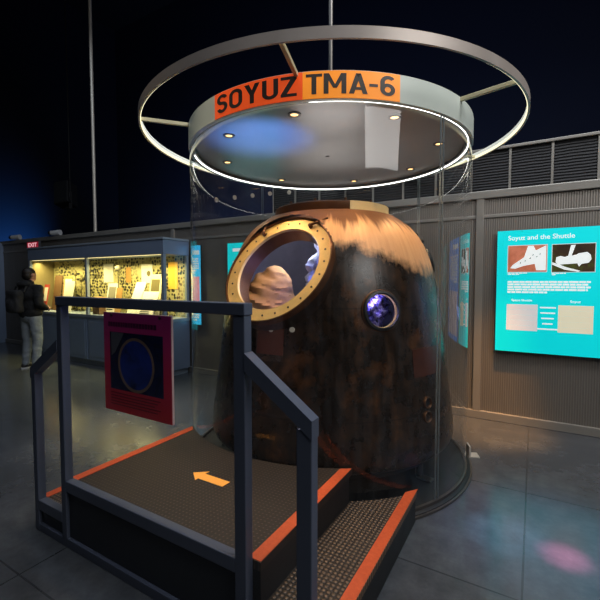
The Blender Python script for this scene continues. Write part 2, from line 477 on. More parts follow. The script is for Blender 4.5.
# ------------------------------------------------------------------ canopy with halo ring
HD, HT, RD = 2.653, 2.809, 1.2088
can = thing('display_canopy', 'round white canopy with halo light ring and orange sign above the glass cylinder', 'canopy', (C[0], C[1], HD))
RG = 1.202
MB().lathe([(RD-.03, HD-.012), (RD, HD-.012), (RD, HT), (RD-.03, HT)], C, 160, closed=True).build('fascia', mWHITEP, can, True)
MB().lathe([(.02, HD+.02), (RD-.028, HD+.02), (RD-.028, HD+.045), (.02, HD+.045)], C, 128, closed=True).build('soffit', mSOF, can, True, angle=30)
MB().lathe([(.02, HT-.03), (RD-.028, HT-.03), (RD-.028, HT-.01), (.02, HT-.01)], C, 96, closed=True).build('top_plate', mSTEEL, can, True, angle=30)
MB().lathe([(1.170, HD-.011), (1.177, HD-.011), (1.177, HD-.004), (1.170, HD-.004)], C, 200, R(-69), R(216), closed=True).build('light_strip', mLED, can)
MB().lathe([(1.150, HD-.004), (1.179, HD-.004), (1.179, HD+.021), (1.150, HD+.021)], C, 160, closed=True).build('strip_channel', mSTEEL, can, True)
# sign panels on the fascia
mOR1 = pm('sign_red_orange', 'e8541a', .5, 0, .08, 3, emit=.45, ecol='e0480c')
mOR2 = pm('sign_amber', 'f08c22', .5, 0, .06, 3, emit=.5, ecol='f08a1c')
mLT1 = pm('sign_letter_dark', '1c120e', .5); mLT2 = pm('sign_letter_brown', '38302a', .5)
for (a0, a1, m, txt, t0, t1, lm) in ((-102.5, -70.6, mOR1, 'SOYUZ', -101.2, -72.2, mLT1), (-70.55, -42.0, mOR2, 'TMA-6', -69.6, -43.6, mLT2)):
    p = MB().lathe([(RD+.001, HD-.008), (RD+.004, HD-.008), (RD+.004, HT-.004), (RD+.001, HT-.004)], C, 40, R(a0), R(a1), closed=True).build('sign_panel', m, can, True)
    gl, tw = block_letters(txt)
    for ch, polys in gl:
        q = MB()
        for pg in polys:
            n_ = len(pg); pts = []
            vs = []
            for (u, v) in pg:
                an = R(t0+(t1-t0)*u/tw); z = HD+.016+v*.120
                vs.append(q.bm.verts.new((C[0]+(RD+.0055)*cos(an), C[1]+(RD+.0055)*sin(an), z)))
            q.bm.faces.new(vs)
        q.build('letter', lm, p)
# downlights
for an in (-34.5, -77, -116.5, -160, 149, 98.4, 55.5, 10):
    x, y = C[0]+.95*cos(R(an)), C[1]+.95*sin(R(an)); z = HD+.02
    d = MB().lathe([(.028, z+.012), (.028, z-.006), (.045, z-.006), (.047, z+.001)], (x, y), 24).build('downlight', mSTEEL, can, True)
    MB().lathe([(.0005, z-.001), (.027, z-.001), (.027, z+.008), (.0005, z+.008)], (x, y), 20, closed=True).build('lens', mLAMP, d)
# halo
RH, ZH = 1.583, 2.772
ring = MB().lathe([(RH-.014, ZH+.002), (RH, ZH+.002), (RH, ZH+.064), (RH-.014, ZH+.064)], C, 200, closed=True).build('halo_ring', mRING, can, True)
MB().lathe([(RH-.018, ZH+.030), (RH-.0142, ZH+.030), (RH-.0142, ZH+.061), (RH-.018, ZH+.061)], C, 200, closed=True).build('inner_band', mHALOB, ring, True)
MB().lathe([(RH-.020, ZH+.007), (RH-.0142, ZH+.007), (RH-.0142, ZH+.0295), (RH-.020, ZH+.0295)], C, 200, closed=True).build('light_strip', mHALO, ring, True)
for kx in range(6):
    an = R((-130, -72.4, -14.2, 46, 105, 165)[kx]); ca, sa = cos(an), sin(an)
    m = M4.Rotation(an, 3, 'Z')
    r0, r1 = RD-.01, RH-.01; rm = (r0+r1)/2
    MB().box(C[0]+rm*ca-(r1-r0)/2, C[0]+rm*ca+(r1-r0)/2, C[1]+rm*sa-.012, C[1]+rm*sa+.012, ZH+.010, ZH+.038, .003, m).build('spoke', mSPOKE, can)
MB().tube((C[0]+.03, C[1], HT-.012), (C[0]+.03, C[1], 13.0), .018, seg=20).build('hanging_pole', mSTEEL, can, True)

# ------------------------------------------------------------------ glass cylinder
gc = thing('glass_cylinder', 'tall clear curved glass cylinder enclosing the bronze space capsule', 'display case', (C[0], C[1], 0))
for (a0, a1) in ((-24.2, 154.6), (155.4, 335.2)):
    MB().lathe([(RG, .03), (RG, HD-.016)], C, 120, R(a0), R(a1)).build('glass_panel', mGLASS, gc, True)
for an in (-25.2, -23.8, 154.6, 155.4, 62, 63):
    ra_ = R(an); m = M4.Rotation(ra_, 3, 'Z'); x, y = C[0]+RG*cos(ra_), C[1]+RG*sin(ra_)
    MB().box(x-.008, x+.004, y-.0008, y+.0008, (.052), HD-.018, 0, m).build('glass_edge', mGEDGE, gc)
MB().lathe([(.02, .001), (1.235, .001), (1.235, .022), (1.22, .03), (.02, .03)], C, 128, closed=True).build('base_plate', mBLACK, gc, True, angle=30)
MB().lathe([(1.192, .03), (1.212, .03), (1.212, .05), (1.192, .05)], C, 160, closed=True).build('glass_channel', mSTEEL, gc, True)
MB().lathe([(1.236, .001), (1.25, .001), (1.25, .018), (1.236, .018)], C, 160, closed=True).build('base_trim', mSTEEL, gc, True)
for an in (22, 140):
    ra_ = R(an); m = M4.Rotation(ra_, 3, 'Z')
    x, y = C[0]+1.295*cos(ra_), C[1]+1.295*sin(ra_)
    br = MB().box(x-.044, x+.05, y-.05, y+.05, .0, .012, .003, m).build('floor_bracket', mALU, gc)
    x, y = C[0]+1.262*cos(ra_), C[1]+1.262*sin(ra_)
    MB().box(x-.008, x+.008, y-.05, y+.05, .012, .10, .003, m).build('upright_tab', mALU, br)
mDISC = pm('pale_disc', 'b9b2a4', .6, emit=.12)
for x, y, z in ((-3.593, 3.943, 2.60), (-3.31, 3.97, 2.606), (-3.04, 3.99, 2.605), (-2.79, 4.01, 2.605), (-2.528, 4.031, 2.60)):
    # discs ride on the inner face of the rear glass
    an = atan2(y-C[1], x-C[0]); 
    # intersect the sight line's bearing with the rear glass
    b = atan2(x, y); dx, dy = sin(b), cos(b); B = dx*C[0]+dy*C[1]; tt = B+sqrt(B*B-(C[0]**2+C[1]**2-(RG-.004)**2))
    px, py = dx*tt, dy*tt; zz = 1.55+(z-1.55)*tt/hypot(x, y); zz = min(zz, 2.60)
    nrm = V((C[0]-px, C[1]-py, 0)).normalized()
    MB().tube((px, py, zz), V((px, py, zz))+nrm*.012, .024, seg=20).build('rear_glass_disc', mDISC, gc, True)

# ------------------------------------------------------------------ capsule
CC = (-1.608, 3.285)
cap = thing('space_capsule', 'scorched bronze bell-shaped space capsule with open round hatch inside the glass cylinder', 'spacecraft', (CC[0], CC[1], 0.0))
prof_k = [(1.00, .235), (1.045, .25), (1.068, .30), (1.066, .38), (1.045, .56), (1.02, .75), (.995, .95), (.968, 1.20), (.935, 1.43), (.885, 1.65), (.815, 1.84), (.715, 1.985), (.60, 2.075), (.53, 2.11), (.44, 2.115)]
def spline(P, per=10):
    out = []
    for i in range(len(P)-1):
        p0, p1, p2, p3 = P[max(i-1, 0)], P[i], P[i+1], P[min(i+2, len(P)-1)]
        for k in range(per):
            t = k/per
            out.append(tuple(.5*((2*p1[j])+(-p0[j]+p2[j])*t+(2*p0[j]-5*p1[j]+4*p2[j]-p3[j])*t*t+(-p0[j]+3*p1[j]-3*p2[j]+p3[j])*t**3) for j in (0, 1)))
    out.append(P[-1]); return out
prof = spline(prof_k, 10)
HC = V((-1.654, 2.465, 1.648)); haz, hel = R(-94.4), R(31.7)
HN = V((cos(haz)*cos(hel), sin(haz)*cos(hel), sin(hel)))
HE1 = V((0, 0, 1)).cross(HN).normalized(); HE2 = HN.cross(HE1)
def frame(c, n):
    e1 = V((0, 0, 1)).cross(n).normalized(); e2 = n.cross(e1)
    m = M4((e1, e2, n)).transposed().to_4x4() if False else None
    mm = M4.Identity(4)
    for i in range(3): mm[i][0] = e1[i]; mm[i][1] = e2[i]; mm[i][2] = n[i]; mm[i][3] = c[i]
    return mm
HM = frame(HC, HN)
paz = R(-42.3); PN = V((cos(paz)*cos(R(8)), sin(paz)*cos(R(8)), sin(R(8))))
PC = V((CC[0]+.962*cos(paz), CC[1]+.962*sin(paz), 1.345)); PM = frame(PC, PN)
laz = R(24); LN = V((cos(laz)*cos(R(22)), sin(laz)*cos(R(22)), sin(R(22)))); LC = V((CC[0]+.862*cos(laz), CC[1]+.862*sin(laz), 1.74)); LM = frame(LC, LN)
nz = [(R(-21.6), .672), (R(-22.2), .574)]
def inhole(p, extra=0.0):
    d = p-HC; t = d.dot(HN)
    rd = (d-HN*t).length
    if t > -.32 and rd < .402+extra: return True
    if t > -.035 and rd < .464: return True
    d = p-PC; t = d.dot(PN)
    if abs(t) < .2 and (d-PN*t).length < .124+extra: return True
    return False
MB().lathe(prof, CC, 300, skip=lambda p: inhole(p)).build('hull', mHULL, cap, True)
mLINER = pm('interior_lining', '77757c', .7, 0, .3, 7, bump=.3)
MB().lathe([(r-.07 if r > .2 else r, min(max(z, .36), 2.03)) for r, z in prof[8:]], CC, 160, skip=lambda p: inhole(p, .035)).build('interior_lining', mLINER, cap, True)
MB().lathe([(.02, .36), (.985, .36), (.985, .372), (.02, .372)], CC, 80, closed=True).build('cabin_floor', mLINER, cap)
mSHIELD = pm('charred_base', '120e0b', .6, 0, .3, 10, bump=.3)
MB().lathe([(.02, .20), (.80, .205), (.96, .22), (1.03, .245), (1.03, .262), (.02, .25)], CC, 128, closed=True).build('heat_shield', mSHIELD, cap, True)
# top ring
tr = MB().lathe([(.42, 2.095), (.495, 2.095), (.505, 2.108), (.505, 2.175), (.49, 2.187), (.44, 2.187), (.43, 2.175), (.43, 2.125), (.42, 2.12)], CC, 128, closed=True).build('top_ring', mBROWN, cap, True)
MB().lathe([(.5055, 2.112), (.512, 2.112), (.512, 2.182), (.5055, 2.182)], CC, 40, R(-47), R(14), closed=True).build('enamel_band', mCREAM, tr, True)
MB().lathe([(.02, 2.10), (.44, 2.10), (.44, 2.118), (.02, 2.118)], CC, 64, closed=True).build('top_cover', mBROWN, cap)
for an in range(-170, 180, 30):
    x, y = CC[0]+.465*cos(R(an)), CC[1]+.465*sin(R(an))
    MB().tube((x, y, 2.185), (x, y, 2.21), .012, seg=10).build('stud', mBROWN, tr, True)
mCOLLAR = pm('dark_browned_metal', '2e2016', .5, .2, .4, 9, bump=.2)
# hatch flange
fl_ = MB().lathe([(.352, -.05), (.352, -.004), (.357, .004), (.449, .004), (.449, -.05)], (0, 0), 120, mat=HM, closed=True).build('hatch_ring', mBRASS, cap, True)
part_label(fl_, 'gold hatch ring with bolt holes')
MB().lathe([(.4495, -.02), (.4495, .016), (.452, .022), (.459, .020), (.464, .006), (.4655, -.06), (.4495, -.06)], (0, 0), 120, mat=HM, closed=True).build('hatch_lip', mBROWN, cap, True)
MB().lathe([(.4658, -.03), (.468, -.16), (.41, -.16), (.41, -.03)], (0, 0), 120, mat=HM, closed=True).build('hatch_collar', mCOLLAR, cap, True)
MB().lathe([(.353, -.004), (.343, -.13), (.350, -.13), (.358, -.02)], (0, 0), 120, mat=HM, closed=True).build('hatch_tunnel', mBROWN, cap, True)
for i in range(24):
    an = 2*pi*i/24+.1; p = HM @ V((.404*cos(an), .404*sin(an), .004))
    MB().tube(p-HN*.002, p+HN*.004, .0075, seg=10).build('bolt', mBLACK, fl_, True)
for an, ln in ((62, .09), (128, .07)):
    a_ = R(an); p = HM @ V((.40*cos(a_), .40*sin(a_), .02)); q = HM @ V((.46*cos(a_)+.1*cos(a_-.9), .46*sin(a_)+.1*sin(a_-.9), .012))
    lt = MB().tube(p-HN*.012, p+HN*.018, .016, .013, 14).build('hatch_latch', mBROWN, cap, True)
    MB().tube(p+HN*.012, q, .010, .008, 10).build('latch_arm', mBROWN, lt, True)
# porthole
pr = MB().lathe([(.118, -.06), (.118, .004), (.122, .012), (.137, .008), (.143, -.012), (.143, -.06)], (0, 0), 72, mat=PM, closed=True).build('porthole_frame', mBLACKR, cap, True)
MB().lathe([(.114, -.03), (.114, -.006), (.1178, -.006), (.1178, -.03)], (0, 0), 72, mat=PM, closed=True).build('porthole_bead', mBRASS, pr, True)
MB().lathe([(.1432, -.008), (.149, -.012), (.149, -.022), (.1432, -.022)], (0, 0), 72, mat=PM, closed=True).build('porthole_rim', mBROWN, pr, True)
MB().lathe([(.0005, -.018), (.1178, -.018)], (0, 0), 48, mat=PM).build('pane', mPANE, pr, True)
sp = MB().lathe([(.0005, -.01), (.085, -.01), (.085, .012), (.10, .018), (.125, .006), (.13, -.05)], (0, 0), 48, mat=LM).build('side_porthole', mBLACKR, cap, True)
for an, z in nz:
    r = 1.02+(.75-z)*.1
    nn = V((cos(an), sin(an), .08)).normalized(); c = V((CC[0]+(r+.012)*cos(an), CC[1]+(r+.012)*sin(an), z)); mm = frame(c, nn)
    f = MB().lathe([(.034, -.05), (.034, .004), (.038, .009), (.044, .005), (.046, -.04)], (0, 0), 32, mat=mm).build('thruster_nozzle', mBROWN, cap, True)
    MB().lathe([(.0005, -.008), (.0342, -.008)], (0, 0), 24, mat=mm).build('nozzle_bore', mBLACK, f)
# small fitting on the shoulder and patch plate under the hatch
def hull_r(z):
    for (r0, z0), (r1, z1) in zip(prof, prof[1:]):
        if z0 <= z <= z1 and z1 > z0: return r0+(r1-r0)*(z-z0)/(z1-z0)
    return 1.0
def patch(a0, a1, z0, z1, th, mat, name, parent, nz_=6, na=8):
    s = MB(); P = []
    for i in range(nz_+1):
        z = z0+(z1-z0)*i/nz_; P.append((hull_r(z)+.001, z))
    prof2 = P+[(r+th, z) for r, z in P[::-1]]
    s.lathe(prof2, CC, na, R(a0), R(a1), closed=True); return s.build(name, mat, parent, True)
mREDP = pm('reddish_plate', '57200e', .45, .2, .3, 8, bump=.1)
pp = patch(-96.5, -83.5, 1.03, 1.235, .006, mREDP, 'access_plate', cap)
for an, z in ((-89.5, 1.205), (-79.8, 1.212)):
    r = hull_r(z)+.006; c = V((CC[0]+r*cos(R(an)), CC[1]+r*sin(R(an)), z)); nn = V((cos(R(an)), sin(R(an)), .1)).normalized()
    MB().tube(c-nn*.006, c+nn*.006, .018, seg=20).build('plate_disc', mDISC, cap, True)
patch(-28, -4, .86, 1.06, .004, pm('rust_plate', '4a2413', .4, .2, .4, 10), 'side_plate', cap)
for an, z in ((20, 1.95), (8, 1.88), (33, 1.62)):
    r = hull_r(z); c = V((CC[0]+r*cos(R(an)), CC[1]+r*sin(R(an)), z)); nn = V((cos(R(an)), sin(R(an)), .7)).normalized()
    MB().tube(c-nn*.01, c+nn*.018, .022, .018, 14).build('vent_fitting', mBLACKR, cap, True)

# stand under the capsule
st = thing('capsule_stand', 'low black ring stand with feet under the space capsule', 'stand', (CC[0], CC[1], .03))
MB().lathe([(.82, .165), (.95, .165), (.95, .2), (.82, .2)], CC, 96, closed=True).build('ring_frame', mBLACK, st, True)
for kx in range(8):
    an = R(-14+45*kx); x, y = CC[0]+.90*cos(an), CC[1]+.90*sin(an)
    lg = MB().tube((x, y, .04), (x, y, .17), .03, .024, 14).build('leg', mBLACK, st, True)
    x2, y2 = CC[0]+.95*cos(an), CC[1]+.95*sin(an)
    MB().box(x2-.06, x2+.06, y2-.035, y2+.035, .0305, .045, .004, M4.Rotation(an, 3, 'Z')).build('foot_pad', mSTEEL, lg)

# things inside the capsule
mTAN = pm('tan_canvas', 'd8a468', .85, 0, .12, 10, bump=.2)
cu = blob([('ell', (-2.0, 2.84, 1.36), (.20, .22, .33), Euler((R(-10), R(14), 0))), ('ell', (-1.99, 2.86, 1.22), (.22, .24, .32)), ('ell', (-1.98, 2.84, 1.10), (.25, .24, .26))], .02, 5, (.03, 10, 'fold'))
cu.bm.verts.ensure_lookup_table()
c_ = cu.build('seat_cushion', mTAN, None, True)
tag(c_, 'tan wrinkled canvas bundle seen through the lower left of the open hatch', 'cushion')
mSUIT = pm('pale_suit_cloth', 'c8cede', .7, 0, .18, 14, bump=.3)
su = blob([('cap', (-1.56, 2.94, 1.44), (-1.53, 2.96, 1.66), .10, .10), ('cap', (-1.53, 2.96, 1.66), (-1.51, 2.96, 1.86), .10, .06), ('ell', (-1.54, 2.92, 1.42), (.09, .10, .16))], .014, 2, (.07, 11, 'n'))
tag(su.build('white_garment', mSUIT, None, True), 'crumpled white garment lit blue at the right inside the open hatch', 'clothing')
eq = blob([('ell', (-1.04, 2.79, 1.33), (.12, .12, .15)), ('cap', (-1.14, 2.86, 1.2), (-.99, 2.90, 1.43), .06, .05)], .014, 2, (.05, 14, 'n'))
def foil_mat():
    t = NT('mottled_foil'); o = t.obj(); n = t.noise(o, 26, 3, .6, 1.2)
    t.bsdf(t.ramp(n, [(.38, lin('0c0818')), (.48, lin('6a58c8')), (.6, lin('c8c0ff')), (.66, lin('181028'))]), .35, .3); return t.m
tag(eq.build('equipment_bundle', foil_mat(), None, True), 'crumpled violet lit equipment bundle behind the round porthole', 'equipment')
for i, (x, y, z, w, d, h) in enumerate(((-1.62, 3.5, 1.55, .5, .2, .5),)):
    ip = thing('instrument_panel', 'dark instrument panel deep inside the open hatch', 'instrument panel', (x, y, z))
    MB().box(x-w/2, x+w/2, y-d/2, y+d/2, z-h/2, z+h/2, .02).build('housing', mBLACKR, ip, True)
    for gx in (-.15, 0, .15):
        for gz in (-.12, .1):
            MB().tube((x+gx, y-d/2-.008, z+gz), (x+gx, y-d/2+.002, z+gz), .05, seg=20).build('gauge', mSTEEL, ip, True)

# ------------------------------------------------------------------ platform with steps
YF = 1.292; RA = 1.262
def arcpts(x0, x1, n=18, ra=1.216):
    return [(x0+(x1-x0)*i/n, C[1]-sqrt(max(ra*ra-(x0+(x1-x0)*i/n-C[0])**2, 0))) for i in range(n+1)]
XL, XR, XS, XSL = -2.349, -.952, -.622, -2.675
pf = thing('viewing_platform', 'low black viewing platform with studded deck and orange-edged steps against the glass cylinder', 'platform', (-1.65, 1.7, 0))
def poly(x0, x1, ra=1.216): return [(x0, YF), (x1, YF)]+arcpts(x1, x0, 18, ra)
MB().prism(poly(XL, XR, RA), 0, .34).build('platform_box', mBLACK, pf)
MB().prism(poly(XL, XR), .34, .379).build('deck', mDECK, pf)
for (x0, x1) in ((XR, XS), (XSL, XL)):
    sb = MB().prism(poly(x0+.001, x1-.001, RA), 0, .150).build('step', mBLACK, pf)
    MB().prism(poly(x0+.001, x1-.001, 1.25), .150, .185).build('step_tread', mDECK, sb)
def nosing(xa, xb, z, parent):
    yb = min(p[1] for p in arcpts(xa, xb)); 
    pts = [(xa, YF+.004), (xb, YF+.004)]+[(x, y-.012) for x, y in arcpts(xb, xa, 4)]
    return MB().prism(pts, z, z+.003).build('nosing_strip', mNOSE, parent)
for (xa, xb, z) in ((XR-.062, XR-.002, .379), (XL+.002, XL+.062, .379), (XS-.062, XS-.003, .185), (XSL+.003, XSL+.062, .185)):
    part_label(nosing(xa, xb, z, pf), 'orange grip strip')
mARW = pm('arrow_yellow', 'f0a040', .5, 0, .06, 10, emit=.18)
A = [(-1.765, 1.712), (-1.690, 1.772), (-1.694, 1.738), (-1.498, 1.738), (-1.502, 1.676), (-1.690, 1.676), (-1.690, 1.652)]
part_label(MB().prism(A[::-1], .379, .3815).build('arrow_sticker', mARW, pf), 'yellow arrow pointing left')

# ------------------------------------------------------------------ glazed railing
rl = thing('glass_railing', 'slate grey framed glass railing with sloped ends in front of the platform', 'railing', (-1.65, 1.265, 0))
y0, y1 = 1.24, 1.288
def bar(name, x0, x1, z0, z1, ya=y0, yb=y1, bev=.004): return MB().box(x0, x1, ya, yb, z0, z1, bev).build(name, mSLATE, rl)
bar('post', -2.349, -2.302, 0, 1.41); bar('post', -1.047, -.988, 0, 1.41)
bar('post', -2.652, -2.608, 0, 1.012); bar('post', -.748, -.682, 0, 1.0, yb=1.290)
bar('top_rail', -2.352, -.985, 1.411, 1.461, y0-.004, y1+.004)
bar('mid_rail', -2.302, -1.047, .332, .396)
bar('bottom_rail', -2.302, -1.047, .0, .055)
for (xa, xb, za) in ((-2.608, -2.349, .135), (-.988, -.748, .135)):
    bar('mid_rail', xa, xb, za, za+.062); bar('bottom_rail', xa, xb, 0, .05)
def slope(xa, za, xb, zb, th):
    MB().slab([(xa, y0-.003, za), (xb, y0-.003, zb), (xb, y0-.003, zb-th), (xa, y0-.003, za-th)], (0, y1-y0+.006, 0)).build('sloped_rail', mSLATE, rl)
slope(-.988, 1.262, -.680, 1.042, .072)
slope(-2.349, 1.212, -2.655, 1.018, .066)
yg = 1.262
def pane(name, pts, mat, th=.006): return MB().slab([(x, yg-th/2, z) for x, z in pts], (0, th, 0)).build(name, mat, rl)
def pane1(pts):
    s = MB(); s.bm.faces.new([s.bm.verts.new((x, yg, z)) for x, z in pts]); return s.build('glass_pane', mPANE, rl)
pane1([(-2.302, .396), (-1.047, .396), (-1.047, 1.411), (-2.302, 1.411)])
pane1([(-.988, .197), (-.748, .197), (-.748, 1.02), (-.988, 1.19)])
pane1([(-2.608, .197), (-2.349, .197), (-2.349, 1.15), (-2.608, .985)])
pane('skirt_panel', [(-2.302, .055), (-1.047, .055), (-1.047, .332), (-2.302, .332)], mSKIRT)
pane('skirt_panel', [(-.988, .05), (-.748, .05), (-.748, .135), (-.988, .135)], mSKIRT)
pane('skirt_panel', [(-2.608, .05), (-2.349, .05), (-2.349, .135), (-2.608, .135)], mSKIRT)

# information sign hung inside the railing
sg = thing('hatch_sign', 'red printed sign with pink light painted at the top and a dark hatch photo hung on the glass railing', 'sign', (-1.73, 1.30, .866))
def lit_print_mat():
    t = NT('red_print_lit_pink'); o = t.obj(); x, y, z = t.sep(o)
    c = t.ramp(t.math('DIVIDE', z, .52), [(0, lin('a01820')), (.45, lin('981a3c')), (1, lin('8a2468'))]); t.bsdf(c, .45, emit=c, estr=.07); return t.m  # pink-purple cast of the light at the top painted into the print
MB().box(-1.972, -1.455, 1.285, 1.297, .866, 1.386, .002).build('board', pm('board_edge', 'c9a9a6', .5), sg)
MB().box(-1.970, -1.457, 1.2835, 1.285, .868, 1.384).build('print_face', lit_print_mat(), sg)
ph = MB().box(-1.917, -1.512, 1.2820, 1.2833, .985, 1.285).build('photo', sign_photo_mat(), sg)
HSx, HSz = -1.712, 1.125
MB().slab([(-1.905, 1.2815, 1.283), (-1.80, 1.2815, 1.283), (-1.875, 1.2815, 1.18), (-1.905, 1.2815, 1.16)], (0, .0004, 0)).build('photo_highlight', pm('photo_grey', '6a6a76', .5), ph)
mm = frame(V((HSx, 1.2812, HSz)), V((0, -1, 0)))
MB().lathe([(.124, 0), (.139, 0), (.139, .0006), (.124, .0006)], (0, 0), 60, mat=mm, closed=True).build('photo_hatch_ring', pm('photo_tan', '8e7260', .5, 0, .3, 20), ph)
MB().lathe([(.0005, 0), (.124, 0)], (0, 0), 60, mat=mm).build('photo_hatch_opening', print_mat('photo_blue', [(.3, '050a2c'), (.6, '142a78'), (.8, '0a1440')], 9, .05), ph)
mPTX = pm('sign_print_dark', '5a0f50', .5)
random.seed(3)
xx = -1.93
while xx < -1.57:      # heading letters too small to read
    w = random.uniform(.012, .02); MB().box(xx, xx+w, 1.2828, 1.2834, 1.312, 1.337).build('heading_mark', mPTX, sg); xx += w+.005
for i, z in enumerate((.965, .950, .935, .920, .905)):
    MB().box(-1.92, -1.535-.02*(i % 3), 1.2828, 1.2834, z-.003, z+.003).build('text_line', pm('sign_text_red', '6a0d1c', .5), sg)
for x in (-1.90, -1.53):
    MB().tube((x, 1.279, 1.372), (x, 1.286, 1.372), .008, seg=12).build('fixing_stud', mSTEEL, sg)

# ------------------------------------------------------------------ info panels on the wall
def info_panel(name, label, x0, x1, z0, z1, face, cat='info panel', group=None, y=W-.03):
    t = thing(name, label, cat, ((x0+x1)/2, W, z0), group)
    MB().box(x0, x1, y-.03, y, z0, z1, .003).build('backing_board', mPEDGE, t)  # backing of the print, stands clear of the wall with no fixings modelled
    MB().box(x0+.002, x1-.002, y-.033, y-.03, z0+.002, z1-.002).build('print_face', face, t)
    return t, y-.033
def lines(t, y, x0, x1, z0, z1, n, mat, last=.65, h=.35):
    dz = (z1-z0)/n
    for i in range(n):
        z = z1-dz*(i+.5); xe = x1 if i < n-1 else x0+(x1-x0)*last
        if i % 2: xe -= .03*(x1-x0)
        s = MB(); x = x0; rnd = random.Random(i*7+3)
        while x < xe-.01:      # word-sized dashes
            w = min(rnd.uniform(.03, .075)*max(.6, (x1-x0)/.7), xe-x); s.box(x, x+w, y-.0012, y, z-dz*h, z+dz*h); x += w+.006
        s.build('text_line', mat, t)
def rect(t, y, x0, x1, z0, z1, mat, name, th=.001): return MB().box(x0, x1, y-th, y, z0, z1).build(name, mat, t)
PT, PB = 2.083, .795
def comparison_panel(x0, label):
    t, y = info_panel('exhibit_poster', label, x0, x0+.99, PB, PT, mTEAL)
    o = x0+.355
    wall_text('Soyuz and the Shuttle', o-.250, o+.335, y, 1.962, 2.026, 'heading', mPWHITE, t, .008)
    for (a, b, z0_, z1_, kind) in ((-.247, .103, 1.645, 1.918, 0), (.150, .502, 1.640, 1.915, 1)):
        rect(t, y, o+a-.006, o+b+.006, z0_-.006, z1_+.006, mPGREY, 'photo_border', .001)
        m = print_mat('photo_shuttle_ground', [(.3, 'a8583c'), (.6, 'c8785c'), (.8, 'b06a44')], 6, .35) if kind == 0 else print_mat('photo_dark_earth', [(.3, '2a2018'), (.5, '3c2c1c'), (.66, '4a5a1c'), (.8, '5c4c20')], 4, .3)
        p = rect(t, y-.001, o+a, o+b, z0_, z1_, m, 'photo', .0012)
        w_, h_ = b-a, z1_-z0_
        def pl(pts, nm, mt=mPWHITE):
            s = MB(); s.slab([(o+a+u*w_, y-.0024, z0_+v*h_) for u, v in pts], (0, -.0006, 0)); s.build(nm, mt, p)
        if kind == 0:
            pl([(.06, .14), (.12, .26), (.42, .55), (.52, .98), (.66, .98), (.72, .80), (.98, .98), (.98, .05), (.74, .05), (.70, .30), (.40, .22), (.2, .12)], 'shuttle_shape')
            for uu, vv in ((.3, .33), (.42, .4), (.55, .5), (.62, .62), (.72, .55), (.8, .65)): pl([(uu, vv), (uu+.05, vv+.06), (uu+.04, vv-.02)], 'shuttle_mark', mPEDGE)
        else:
            pl([(.08, .36), (.10, .54), (.20, .58), (.30, .54), (.38, .58), (.44, .96), (.55, .97), (.46, .58), (.58, .62), (.62, .66), (.82, .70), (.90, .60), (.92, .44), (.86, .32), (.70, .28), (.64, .18), (.60, .30), (.30, .28), (.16, .26)], 'spacecraft_shape')
            pl([(.0, .36), (.0, .27), (.3, .08), (.62, .0), (.68, .03), (.36, .16), (.12, .30)], 'solar_wing_shape')
    lines(t, y, o-.247, o-.06, 1.612, 1.638, 2, mPWHITE, .6)
    lines(t, y, o+.150, o+.27, 1.606, 1.632, 2, mPWHITE, .3)
    lines(t, y, o-.247, o+.475, 1.418, 1.552, 5, mPWHITE, .5)
    wall_text('Space Shuttle', o-.205, o-.015, y, 1.328, 1.358, 'table_heading', mPWHITE, t, .012)
    wall_text('Soyuz', o+.313, o+.400, y, 1.322, 1.355, 'table_heading', mPWHITE, t, .012)
    for i in range(5):
        z = 1.275-.0555*i
        MB().box(o-.250, o+.036, y-.0015, y, z-.0274, z+.0274, .010).build('table_cell', mPGREY, t)
        MB().box(o+.214, o+.506, y-.0015, y, z-.0274, z+.0274, .010).build('table_cell', mPCREAM, t)
        wd = (.14, .13, .11, .09, .18)[i]; rect(t, y, o+.125-wd/2, o+.125+wd/2, z-.007, z+.007, mPWHITE, 'table_row_name')
    return t
comparison_panel(-.355, 'teal panel headed Soyuz and the Shuttle with two photos and a table')
# panel further left, seen behind the capsule
t, y = info_panel('exhibit_poster', 'teal panel with white heading half hidden behind the left side of the capsule', -4.136, -3.15, PB+.03, PT+.05, mTEAL)
rect(t, y, -4.03, -3.62, 2.0, 2.05, mPWHITE, 'heading'); lines(t, y, -4.03, -3.4, 1.55, 1.86, 7, mPWHITE, .5); rect(t, y, -4.03, -3.6, 1.0, 1.4, mPGREY, 'photo')
# narrow blue panel by the display case
t, y = info_panel('exhibit_poster', 'narrow bright blue panel beside the right end of the lit display case', -4.93, -4.71, PB+.03, PT+.05, mCYANP)
rect(t, y, -4.90, -4.74, 1.98, 2.05, mPWHITE, 'heading'); lines(t, y, -4.90, -4.75, 1.7, 1.93, 6, mPWHITE)
rect(t, y, -4.90, -4.74, 1.15, 1.62, pm('print_pink', 'd08aa0', .4, 0, .3, 9, emit=.6), 'photo'); lines(t, y, -4.90, -4.75, .88, 1.1, 5, mPWHITE)
# blue panel to the right of the teal one (shows as a reflection in the glass)
t, y = info_panel('exhibit_poster', 'blue panel right of the Soyuz and the Shuttle panel, reflected in the glass', .74, 1.70, PB, PT, mBLUEP)
rect(t, y, .84, 1.35, 1.95, 2.01, mPWHITE, 'heading'); lines(t, y, .84, 1.55, 1.52, 1.88, 9, mPWHITE, .5)
rect(t, y, .80, 1.64, .86, 1.42, print_mat('photo_pale_pink', [(.3, '8a80b0'), (.55, 'd8c8d0'), (.8, 'b88898')], 7, .6), 'photo')

